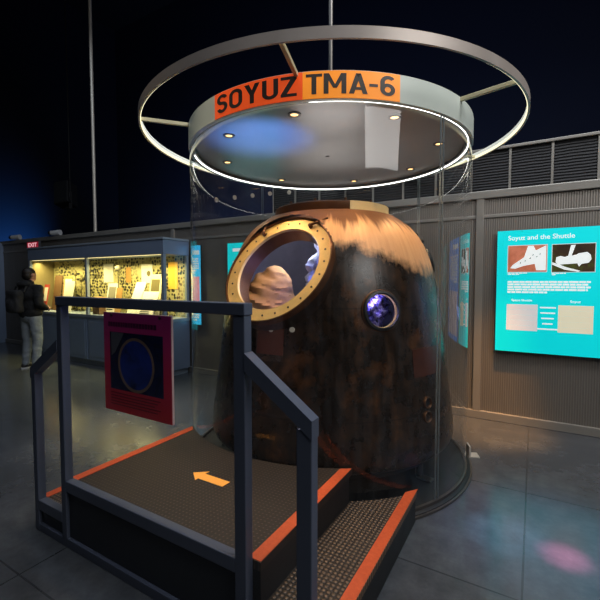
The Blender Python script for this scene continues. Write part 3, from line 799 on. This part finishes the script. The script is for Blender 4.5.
# ------------------------------------------------------------------ lit display case on the left
X0, X1, YC, YB = -9.08, -4.99, 4.271, 4.80
dc = thing('display_case', 'long blue-grey display case with warm lit glass front along the wall', 'display case', ((X0+X1)/2, YC, 0))
def cb(name, a, mat=mCASE, bev=.006, parent=None): return MB().box(*a, bev=bev).build(name, mat, parent or dc)
for (xa, xb) in ((X0+.02, -7.09), (-7.05, -5.97), (-5.95, X1-.0)):
    dr = cb('cabinet_door', (xa, xb, YC+.01, YC+.04, .10, .88), mCASE, .004)
    MB().box(xa+.05, xb-.05, YC+.002, YC+.01, .17, .81, .003).build('door_panel', mCASE, dr)
cb('cabinet_body', (X0+.02, X1, YC+.04, YB, .09, .88)); cb('plinth', (X0+.05, X1-.03, YC+.06, YB-.02, 0, .09), mCASEL, .004)
cb('deck_shelf', (X0, X1+.01, YC-.005, YB, .88, .935), mCASEL, .005)
for x in (X0, -7.085, X1-.055):
    cb('front_post', (x, x+.055, YC, YC+.055, .935, 1.968), mCASEL, .004)
cb('rear_post', (X1-.05, X1, YB-.05, YB, .935, 1.968), mCASEL, .004)
cb('header', (X0, X1+.01, YC-.008, YB, 1.968, 2.20)); cb('header_cap', (X0-.01, X1+.02, YC-.02, YB, 2.20, 2.232), mCASEL, .004)
MB().box(X0+.1, X1-.1, YC+.03, YC+.06, 1.962, 1.9675).build('lamp_strip', mCASEL2, dc)
MB().box(X0, X0+.02, YC+.056, YB-.03, .936, 1.967).build('end_panel', pm('case_end_olive', '8a7a50', .6), dc)
MB().box(X0+.02, X1-.06, YB-.03, YB-.012, .936, 1.967).build('back_panel', mPERF, dc)
for (xa, xb) in ((X0+.055, -7.085), (-7.03, X1-.055)):
    s = MB(); s.bm.faces.new([s.bm.verts.new(p) for p in ((xa, YC+.02, .937), (xb, YC+.02, .937), (xb, YC+.02, 1.967), (xa, YC+.02, 1.967))]); s.build('glass_pane', mPANE, dc)
s = MB(); s.bm.faces.new([s.bm.verts.new(p) for p in ((X1-.02, YC+.055, .937), (X1-.02, YB-.05, .937), (X1-.02, YB-.05, 1.967), (X1-.02, YC+.055, 1.967))]); s.build('glass_pane', mPANE, dc)
# contents
def card(name, label, cat, x0, x1, z1, y, mat, lean=12, z0=.936, th=.012, group=None, frm=None, picture=None):
    xm = (x0+x1)/2; t = thing(name, label, cat, (xm, y, z0), group)
    m = Euler((R(-lean), 0, 0)).to_matrix(); h = (z1-z0)/cos(R(lean))
    def lb(nm, a, b, c, d, ya, yb, mt, par):
        s = MB(); s.box(a, b, ya, yb, c, d)
        for v in s.bm.verts: v.co = m @ v.co + V((xm, y, z0+.002+th*sin(R(lean))))
        return s.build(nm, mt, par)
    w = (x1-x0)/2
    bd = lb('board', -w, w, 0, h, 0, th, mat, t)
    if frm: 
        lb('frame_border', -w, w, h-.03, h, -.006, 0, frm, bd); lb('frame_border', -w, w, .0, .03, -.006, 0, frm, bd)
        lb('frame_border', -w, -w+.03, .03, h-.03, -.006, 0, frm, bd); lb('frame_border', w-.03, w, .03, h-.03, -.006, 0, frm, bd)
    if picture:
        lb('picture', -w*.7, w*.7, h*.35, h*.88, -.003, 0, picture, bd)
        for q in (.12, .19, .26): lb('text_line', -w*.7, w*.5, h*q, h*(q+.03), -.003, 0, mBLACK, bd)
    # easel strut keeps it upright
    s = MB(); s.slab([(xm-.01, y+.004+th, z0+.001), (xm+.01, y+.004+th, z0+.001), (xm+.01, y+th+sin(R(lean))*h*.6+.006, z0+h*.55), (xm-.01, y+th+sin(R(lean))*h*.6+.006, z0+h*.55)], (0, .006, 0)); s.build('strut', mat, t)
    return t
cP = pm('paper_white', 'e6e0cc', .7); cB = pm('card_brown', '6a4a28', .7); cT = pm('card_tan', 'b98a4a', .7); cR = pm('card_red', 'b03a2c', .7); cY = pm('poster_yellow', 'e0a838', .6, emit=.25); cG = pm('card_grey', '8a8470', .7); cO = pm('card_olive', '6e6238', .7)
card('photo_board', 'red and white board at the left end of the lit case', 'board', -9.0, -8.82, 1.47, 4.45, cR, 10, picture=cP)
card('photo_board', 'dark brown leaning board behind the person in the lit case', 'board', -8.80, -8.52, 1.66, 4.56, cB, 8)
card('photo_board', 'grey-brown narrow board next to the tan frame', 'board', -8.50, -8.40, 1.60, 4.58, cG, 8)
card('picture_frame', 'tan framed picture standing in the left half of the lit case', 'picture frame', -8.37, -8.05, 1.62, 4.52, cP, 8, frm=cT)
card('paper_sheet', 'white paper sheet leaning in front of the tan frame', 'paper', -8.06, -7.86, 1.54, 4.42, cP, 10)
card('info_card', 'cream wide card on the right of the middle post', 'card', -7.0, -6.70, 1.50, 4.58, cP, 10, picture=cG)
bx_ = thing('wooden_box', 'small brown box on the shelf right of the middle post', 'box', (-6.92, 4.42, .936))
MB().box(-7.02, -6.82, 4.36, 4.50, .936, 1.22, .006).build('carcass', cB, bx_); MB().box(-7.03, -6.81, 4.35, 4.51, 1.22, 1.25, .005).build('lid', cT, bx_)
card('info_card', 'white slanted card left of centre in the right half of the case', 'card', -6.12, -5.86, 1.52, 4.40, cP, 22)
card('info_card', 'large white card with small dark text near the corner post', 'card', -5.84, -5.45, 1.36, 4.40, cP, 22, picture=cP)
card('info_card', 'tall pale card leaning against the back near the corner post', 'card', -5.80, -5.50, 1.66, 4.58, pm('card_pale', 'd8cfa8', .7), 8, picture=cO)
card('info_card', 'narrow tan card standing at the centre of the right half', 'card', -6.62, -6.46, 1.42, 4.52, cT, 8)
for x, z, w, h, m, lb in ((-7.42+.3, 1.70, .30, .36, cP, 'cream notice pinned high on the back panel near the middle post'), (-6.52, 1.66, .14, .28, cT, 'narrow tan notice pinned on the back panel in the right half'), (-5.33, 1.64, .22, .46, cY, 'bright yellow poster on the back panel at the right end of the case'), (-6.0, 1.68, .3, .34, cP, 'white notice with dark oval pinned on the back panel')):
    t = thing('wall_notice', lb, 'notice', (x, YB-.04, z-h/2))
    MB().box(x-w/2, x+w/2, YB-.04, YB-.0305, z-h/2, z+h/2).build('sheet', m, t)
    if 'oval' in lb:
        mm = frame(V((x+.05, YB-.0405, z)), V((0, -1, 0))); MB().lathe([(.0005, .0), (.05, .0), (.05, .0006)], (0, 0), 24, mat=mm).build('dark_oval', cO, t)
# dark flower-shaped models
for (x, z, n_) in ((-8.05, 1.66, 0), (-7.86, 1.55, 1), (-7.56, 1.72, 2)):
    lb = ('small dark spacecraft model on a rod, leftmost of three beside the tan frame', 'small dark spacecraft model on a short rod, middle of three beside the tan frame', 'small dark spacecraft model on the tallest rod beside the middle post')[n_]
    t = thing('spacecraft_model', lb, 'model', (x, 4.66, .936))
    MB().tube((x, 4.66, .936), (x, 4.66, .95), .05, .045, 16).build('base', mBLACK, t, True); MB().tube((x, 4.66, .95), (x, 4.66, z), .006, seg=8).build('rod', mBLACK, t)
    MB().ball((x, 4.66, z+.03), .035, (1, 1, 1.4)).tube((x, 4.66, z+.06), (x, 4.66, z+.11), .022, .012, 12).build('body', cO, t, True)
    for sx in (-1, 1): MB().box(x+sx*.085-.05, x+sx*.085+.05, 4.655, 4.665, z+.01, z+.05).build('wing', mBLACK, t)
mg = thing('globe_model', 'small pale globe on a stand high in the right half of the case', 'model', (-6.62, 4.62, .936))
MB().tube((-6.62, 4.62, .936), (-6.62, 4.62, .955), .06, .05, 18).build('base', mBLACK, mg, True); MB().tube((-6.62, 4.62, .95), (-6.62, 4.62, 1.74), .007, seg=8).build('rod', mBLACK, mg); MB().ball((-6.62, 4.62, 1.78), .055).build('globe', cG, mg, True)

# ------------------------------------------------------------------ wall-top fittings
ex = thing('exit_sign', 'small red glowing exit sign above the left end of the lit case', 'sign', (-9.88, W-.06, 2.29))
MB().box(-10.16, -9.64, W-.09, W-.035, 2.29, 2.45, .006).build('housing', pm('exit_housing', '3a3a40', .5), ex)
MB().box(-10.14, -9.66, W-.094, W-.09, 2.305, 2.435).build('face', pm('exit_red', 'a01c34', .4, 0, .05, emit=.55), ex)
wall_text('EXIT', -10.09, -9.71, W-.094, 2.325, 2.415, 'lettering', emis('exit_letter', (1, .5, .55), .8), ex, .02)
for x, lb in ((-10.8, 'small white spot camera on the wall top beside the curtain'), (-9.05, 'small white spot camera on the wall top above the left end of the lit case')):
    t = thing('security_camera', lb, 'camera', (x, W, 2.535))
    MB().tube((x, W, 2.53), (x, W, 2.55), .02, seg=12).build('bracket', mBLACK, t)
    MB().tube((x-.10, W-.06, 2.595), (x+.10, W+.02, 2.605), .05, .06, 20).build('housing', pm('camera_white', 'b4b4b4', .5), t, True)
    MB().tube((x-.15, W-.08, 2.593), (x-.10, W-.06, 2.595), .045, .05, 20).build('lens', mBLACK, t, True)
# pole behind the wall
po = thing('truss_pole', 'thin pale vertical pole rising from behind the display case to the roof', 'pole', (-7.96, 5.05, 0))
MB().tube((-7.96, 5.05, .012), (-7.96, 5.05, 12.99), .032, seg=16).build('tube', mALU, po, True); MB().tube((-7.96, 5.05, 0), (-7.96, 5.05, .012), .09, seg=20).build('foot_plate', mSTEEL, po)
MB().tube((-7.96, 5.05, 12.97), (-7.96, 5.05, 13.0), .07, seg=16).build('ceiling_flange', mSTEEL, po)
# loudspeaker
lx, ly, lz = -10.75, 6.0, 3.83
ls = thing('loudspeaker', 'dark loudspeaker hung high in the navy background left of the pole', 'loudspeaker', (lx, ly, lz-.33))
m = Euler((R(-14), R(-10), R(25))).to_matrix()
def lsb(nm, a, mat, bev=.02):
    s = MB(); s.box(*a, bev=bev)
    for v in s.bm.verts: v.co = m @ v.co + V((lx, ly, lz))
    return s.build(nm, mat, ls)
mSPK = pm('speaker_black', '08080a', .7)
lsb('cabinet', (-.2, .2, -.16, .22, -.31, .31), mSPK); lsb('front_grille', (-.18, .18, -.18, -.16, -.29, .29), pm('speaker_grille', '191b1e', .5), .005)
MB().box(lx+.2, lx+.26, ly-.04, ly+.04, lz-.4, lz+.05, .01).build('bracket', mSPK, ls); MB().tube((lx+.24, ly, lz+.0), (lx+.24, ly, 13.0), .015, seg=10).build('hanging_rod', mSPK, ls)
MB().box(lx+.02, lx+.26, ly-.03, ly+.03, lz-.40, lz-.34, .01).build('bracket_arm', mSPK, ls)

# ------------------------------------------------------------------ person
PS = (1.12, 1.1, 1)
pe = thing('person', 'person in dark hooded jacket and faded grey jeans standing at the lit display case', 'person', (-7.63, 3.60, 0), rotz=R(12))
mSKIN = pm('skin', 'b5806a', .55, 0, .08, 20); mJKT = pm('black_jacket', '0d0d10', .85, 0, .25, 10, bump=.2); mHAIR = pm('dark_hair', '160f0b', .6, 0, .3, 40); mSHOE = pm('dark_shoe', '1c1c20', .6); mSOLE = pm('pale_sole', 'b8b8b8', .6)
HZ = 1.66
body = []
for sx in (-1, 1):
    body += [('cap', (sx*.10, 0, .90), (sx*.105, .02, .50), .078, .055), ('cap', (sx*.105, .02, .50), (sx*.11, -.02, .09), .052, .036),
             ('cap', (sx*.11, -.03, .05), (sx*.125, .13, .035), .034, .026),
             ('cap', (sx*.185, -.01, 1.42), (sx*.235, -.05, 1.15), .05, .040), ('cap', (sx*.235, -.05, 1.15), (sx*.15, .16, 1.06), .038, .027)]
    hx, hy, hz = sx*.15, .16, 1.06
    d = V((-sx*.055, .085, -.01))
    body += [('cap', (hx, hy, hz), tuple(V((hx, hy, hz))+d*.8), .025, .032)]
    side = V((0, 0, 1)).cross(d).normalized()
    for q, (o_, L) in enumerate(((-.03, .07), (-.010, .08), (.010, .075), (.03, .06))):
        b0 = V((hx, hy, hz))+d*.85+V((0, 0, o_))
        b1 = b0+d.normalized()*L*.5+V((-sx*.006, 0, -.006)); b2 = b1+V((-sx*.03, .012, -.012))*(L/.08)
        body += [('cap', tuple(b0), tuple(b1), .0095, .009), ('cap', tuple(b1), tuple(b2), .009, .0075)]
    b0 = V((hx, hy, hz))+d*.3+V((0, 0, .024)); body += [('cap', tuple(b0), tuple(b0+V((-sx*.01, .03, .028))), .011, .009)]
body += [('ell', (0, 0, .95), (.16, .105, .13)), ('ell', (0, -.005, 1.12), (.145, .10, .2)), ('ell', (0, -.01, 1.32), (.175, .115, .17)), ('cap', (-.15, -.01, 1.42), (.15, -.01, 1.42), .055, .055),
         ('cap', (0, -.01, 1.42), (0, .01, 1.56), .058, .053),
         ('ell', (0, .0, HZ+.01), (.076, .096, .105)), ('ell', (0, .035, HZ-.045), (.058, .065, .07)),        # skull, jaw
         ('cap', (0, .09, HZ+.01), (0, .108, HZ-.025), .009, .014), ('ell', (0, .092, HZ-.085), (.02, .018, .016)), ('ell', (0, .094, HZ-.052), (.022, .010, .008)),
         ('ell', (.078, -.005, HZ-.01), (.012, .02, .032)), ('ell', (-.078, -.005, HZ-.01), (.012, .02, .032))]
blob(body, .0075, 3).build('body', mSKIN, pe, True, local=True)
jk = [('ell', (0, 0, 1.0), (.195, .145, .14)), ('ell', (0, -.005, 1.12), (.19, .14, .22)), ('ell', (0, -.015, 1.32), (.21, .15, .18)), ('cap', (-.155, -.01, 1.42), (.155, -.01, 1.42), .078, .078), ('cap', (0, -.02, 1.45), (0, -.015, 1.51), .09, .075),
      ('ell', (0, -.10, 1.49), (.12, .07, .07))]
for sx in (-1, 1): jk += [('cap', (sx*.19, -.01, 1.42), (sx*.245, -.05, 1.15), .074, .062), ('cap', (sx*.245, -.05, 1.15), (sx*.165, .13, 1.07), .062, .046)]
blob(jk, .014, 3, (.012, 9, 'n')).build('hooded_jacket', mJKT, pe, True, local=True)
jn = [('ell', (0, 0, .93), (.175, .125, .13))]
for sx in (-1, 1): jn += [('cap', (sx*.098, 0, .88), (sx*.105, .02, .50), .096, .074), ('cap', (sx*.105, .02, .50), (sx*.11, -.02, .10), .072, .058)]
blob(jn, .012, 2, (.008, 12, 'n')).build('jeans', mJEAN, pe, True, local=True)
blob([('ell', (0, -.012, HZ+.035), (.083, .098, .09)), ('ell', (0, -.045, HZ-.02), (.076, .062, .08))], .01, 2).build('hair', mHAIR, pe, True, local=True)
for sx in (-1, 1):
    for ey in (1,):
        e = MB().ball((sx*.03, .083, HZ+.005), .011, seg=12).build('eye', pm('eye_white', 'd8d4cc', .3), pe, True, local=True)
    sh = blob([('ell', (sx*.113, -.035, .055), (.047, .06, .05)), ('cap', (sx*.114, -.02, .05), (sx*.127, .135, .04), .046, .038)], .009, 2)
    for v in sh.bm.verts: v.co.z = max(v.co.z, .016)
    o = sh.build('shoe', mSHOE, pe, True, local=True)
    s = MB(); pts = []
    for i in range(28):
        a_ = 2*pi*i/28; pts.append((sx*.12+.052*cos(a_)+sx*.006*sin(a_), .045+.145*sin(a_)))
    s.prism(pts, .001, .022); s.build('sole', mSOLE, o, local=True)
pe.scale = PS
bp = thing('backpack', 'bulky black backpack worn on the back of the person', 'backpack', (-7.63, 3.60, 1.0), rotz=R(12))
blob([('box', (-.15, .15, -.36, -.195, .0, .40), .06), ('ell', (0, -.33, .14), (.11, .07, .12))], .014, 4, (.01, 9, 'n')).build('main_bag', pm('backpack_cloth', '16161a', .8), bp, True, local=True)
for sx in (-1, 1):
    MB().tube((sx*.09, -.18, .36), (sx*.10, -.13, .47), .018, seg=10).tube((sx*.10, -.13, .47), (sx*.105, -.09, .495), .018, seg=10).build('shoulder_strap', mBLACK, bp, True, local=True)

# ------------------------------------------------------------------ lights
def light(name, typ, loc, energy, col, rot=None, target=None, **kw):
    d = bpy.data.lights.new(name, typ); d.energy = energy; d.color = col
    for k_, v in kw.items(): setattr(d, k_, v)
    o = bpy.data.objects.new(name, d); COL.objects.link(o); o.location = loc
    if target is not None: o.rotation_euler = (V(target)-V(loc)).to_track_quat('-Z', 'Y').to_euler()
    return o
for an in (-34.5, -77, -116.5, -160, 149, 98.4, 55.5, 10):
    x, y = C[0]+.95*cos(R(an)), C[1]+.95*sin(R(an))
    light('downlight_beam', 'SPOT', (x, y, HD+.005), 24, (1, .66, .34), target=(C[0]+.80*cos(R(an)), C[1]+.80*sin(R(an)), 0), spot_size=R(95), spot_blend=.6, shadow_soft_size=.025)
light('cabin_blue', 'POINT', (-1.28, 2.70, 1.62), 7, (.16, .22, 1), shadow_soft_size=.05)
light('cabin_violet', 'POINT', (-1.00, 2.67, 1.42), 1.8, (.45, .38, 1), shadow_soft_size=.02)
light('cabin_grey', 'POINT', (-1.75, 2.95, 1.90), 9.0, (.8, .8, 1), shadow_soft_size=.06)
light('added_soffit_blue', 'SPOT', (-1.72, 2.36, 1.80), 100, (.12, .30, 1), target=(-1.88, 2.58, 2.67), spot_size=R(60), spot_blend=.9, shadow_soft_size=.03)  # added for the blue patch on the soffit; no lamp known here
light('added_soffit_fill', 'AREA', (-1.608, 3.285, 2.24), 3.5, (1, .95, .92), target=(-1.608, 3.285, 3), shape='DISK', size=.7)  # added uplight in place of bounced light; no fixture on the capsule top
light('floor_pool', 'SPOT', (-4.4, 3.4, 6.6), 1000, (1, .95, .88), target=(-3.6, 2.9, 0), spot_size=R(28), spot_blend=1, shadow_soft_size=.2)
light('case_lamp_left', 'AREA', (-8.08, 4.44, 1.95), 32, (1, .87, .38), target=(-8.08, 4.6, 0), shape='RECTANGLE', size=1.9, size_y=.10, spread=R(140))
light('case_lamp_right', 'AREA', (-6.0, 4.44, 1.95), 34, (1, .87, .38), target=(-6.0, 4.6, 0), shape='RECTANGLE', size=1.9, size_y=.10, spread=R(140))
light('hall_blue', 'SPOT', (-15.2, 7.6, .9), 1300, (.07, .36, 1), target=(-16.9, 7.5, 2.6), spot_size=R(64), spot_blend=1, shadow_soft_size=.3)
light('hall_wash', 'AREA', (-8, 8.0, 1.0), 330, (.25, .42, 1), target=(-6, 12, 3.6), shape='RECTANGLE', size=14, size_y=.5)
light('roof_fill', 'AREA', (-.4, 1.9, 6.7), 195, (.80, .88, 1), target=(-1.2, 2.2, 0), shape='RECTANGLE', size=5, size_y=4)
light('side_fill', 'AREA', (3.5, .6, 4.5), 110, (1, .97, .94), target=(-.8, 3.2, 1.0), shape='RECTANGLE', size=2.5, size_y=2)
light('left_fill', 'AREA', (-5.5, 3.0, 6.5), 55, (.75, .86, 1), target=(-5.5, 3.5, .5), shape='RECTANGLE', size=4, size_y=3)
light('wall_wash', 'AREA', (.9, 2.6, 5.6), 85, (.98, .97, .95), target=(.6, 4.8, 1.5), shape='RECTANGLE', size=3.0, size_y=.6)
light('amber_spot', 'SPOT', (-.15, 4.15, 3.3), 900, (1, .46, .12), target=(-.42, 4.55, .0), spot_size=R(26), spot_blend=.9, shadow_soft_size=.05)
light('added_pink_spot', 'SPOT', (.35, 2.2, 5.5), 4200, (1, .22, .48), target=(.18, 2.62, 0), spot_size=R(3.4), spot_blend=1, shadow_soft_size=.03)  # unseen lamp added to put the pink patch on the floor
light('added_cyan_spot', 'SPOT', (-.1, 2.3, 5.5), 1300, (.25, .70, 1), target=(-.13, 2.68, 0), spot_size=R(6), spot_blend=1, shadow_soft_size=.03)  # extra unseen lamp standing in for a bluish floor reflection
light('added_violet_spot', 'SPOT', (.4, 2.0, 5.5), 700, (.3, .38, 1), target=(.10, 2.75, 0), spot_size=R(16), spot_blend=1, shadow_soft_size=.05)  # added lamp without a visible source, tints the floor violet-blue
light('deck_spot', 'SPOT', (-2.4, 1.7, 5.2), 300, (1, .78, .52), target=(-1.65, 1.9, .37), spot_size=R(24), spot_blend=.9, shadow_soft_size=.08)

w = bpy.data.worlds.new('hall_dark'); S.world = w; w.use_nodes = True
w.node_tree.nodes['Background'].inputs[0].default_value = (.012, .018, .03, 1); w.node_tree.nodes['Background'].inputs[1].default_value = .3

# ------------------------------------------------------------------ camera
cd = bpy.data.cameras.new('camera'); cam = bpy.data.objects.new('camera', cd); COL.objects.link(cam)
cd.sensor_width = 36; cd.lens = 397.2/600*36; cd.clip_start = .05; cd.clip_end = 100
cam.location = (0, 0, 1.55); cam.rotation_euler = (pi/2-.0482, 0, .5327)
S.camera = cam
S.view_settings.view_transform = 'Standard'; S.view_settings.look = 'None'; S.view_settings.exposure = 0; S.view_settings.gamma = 1
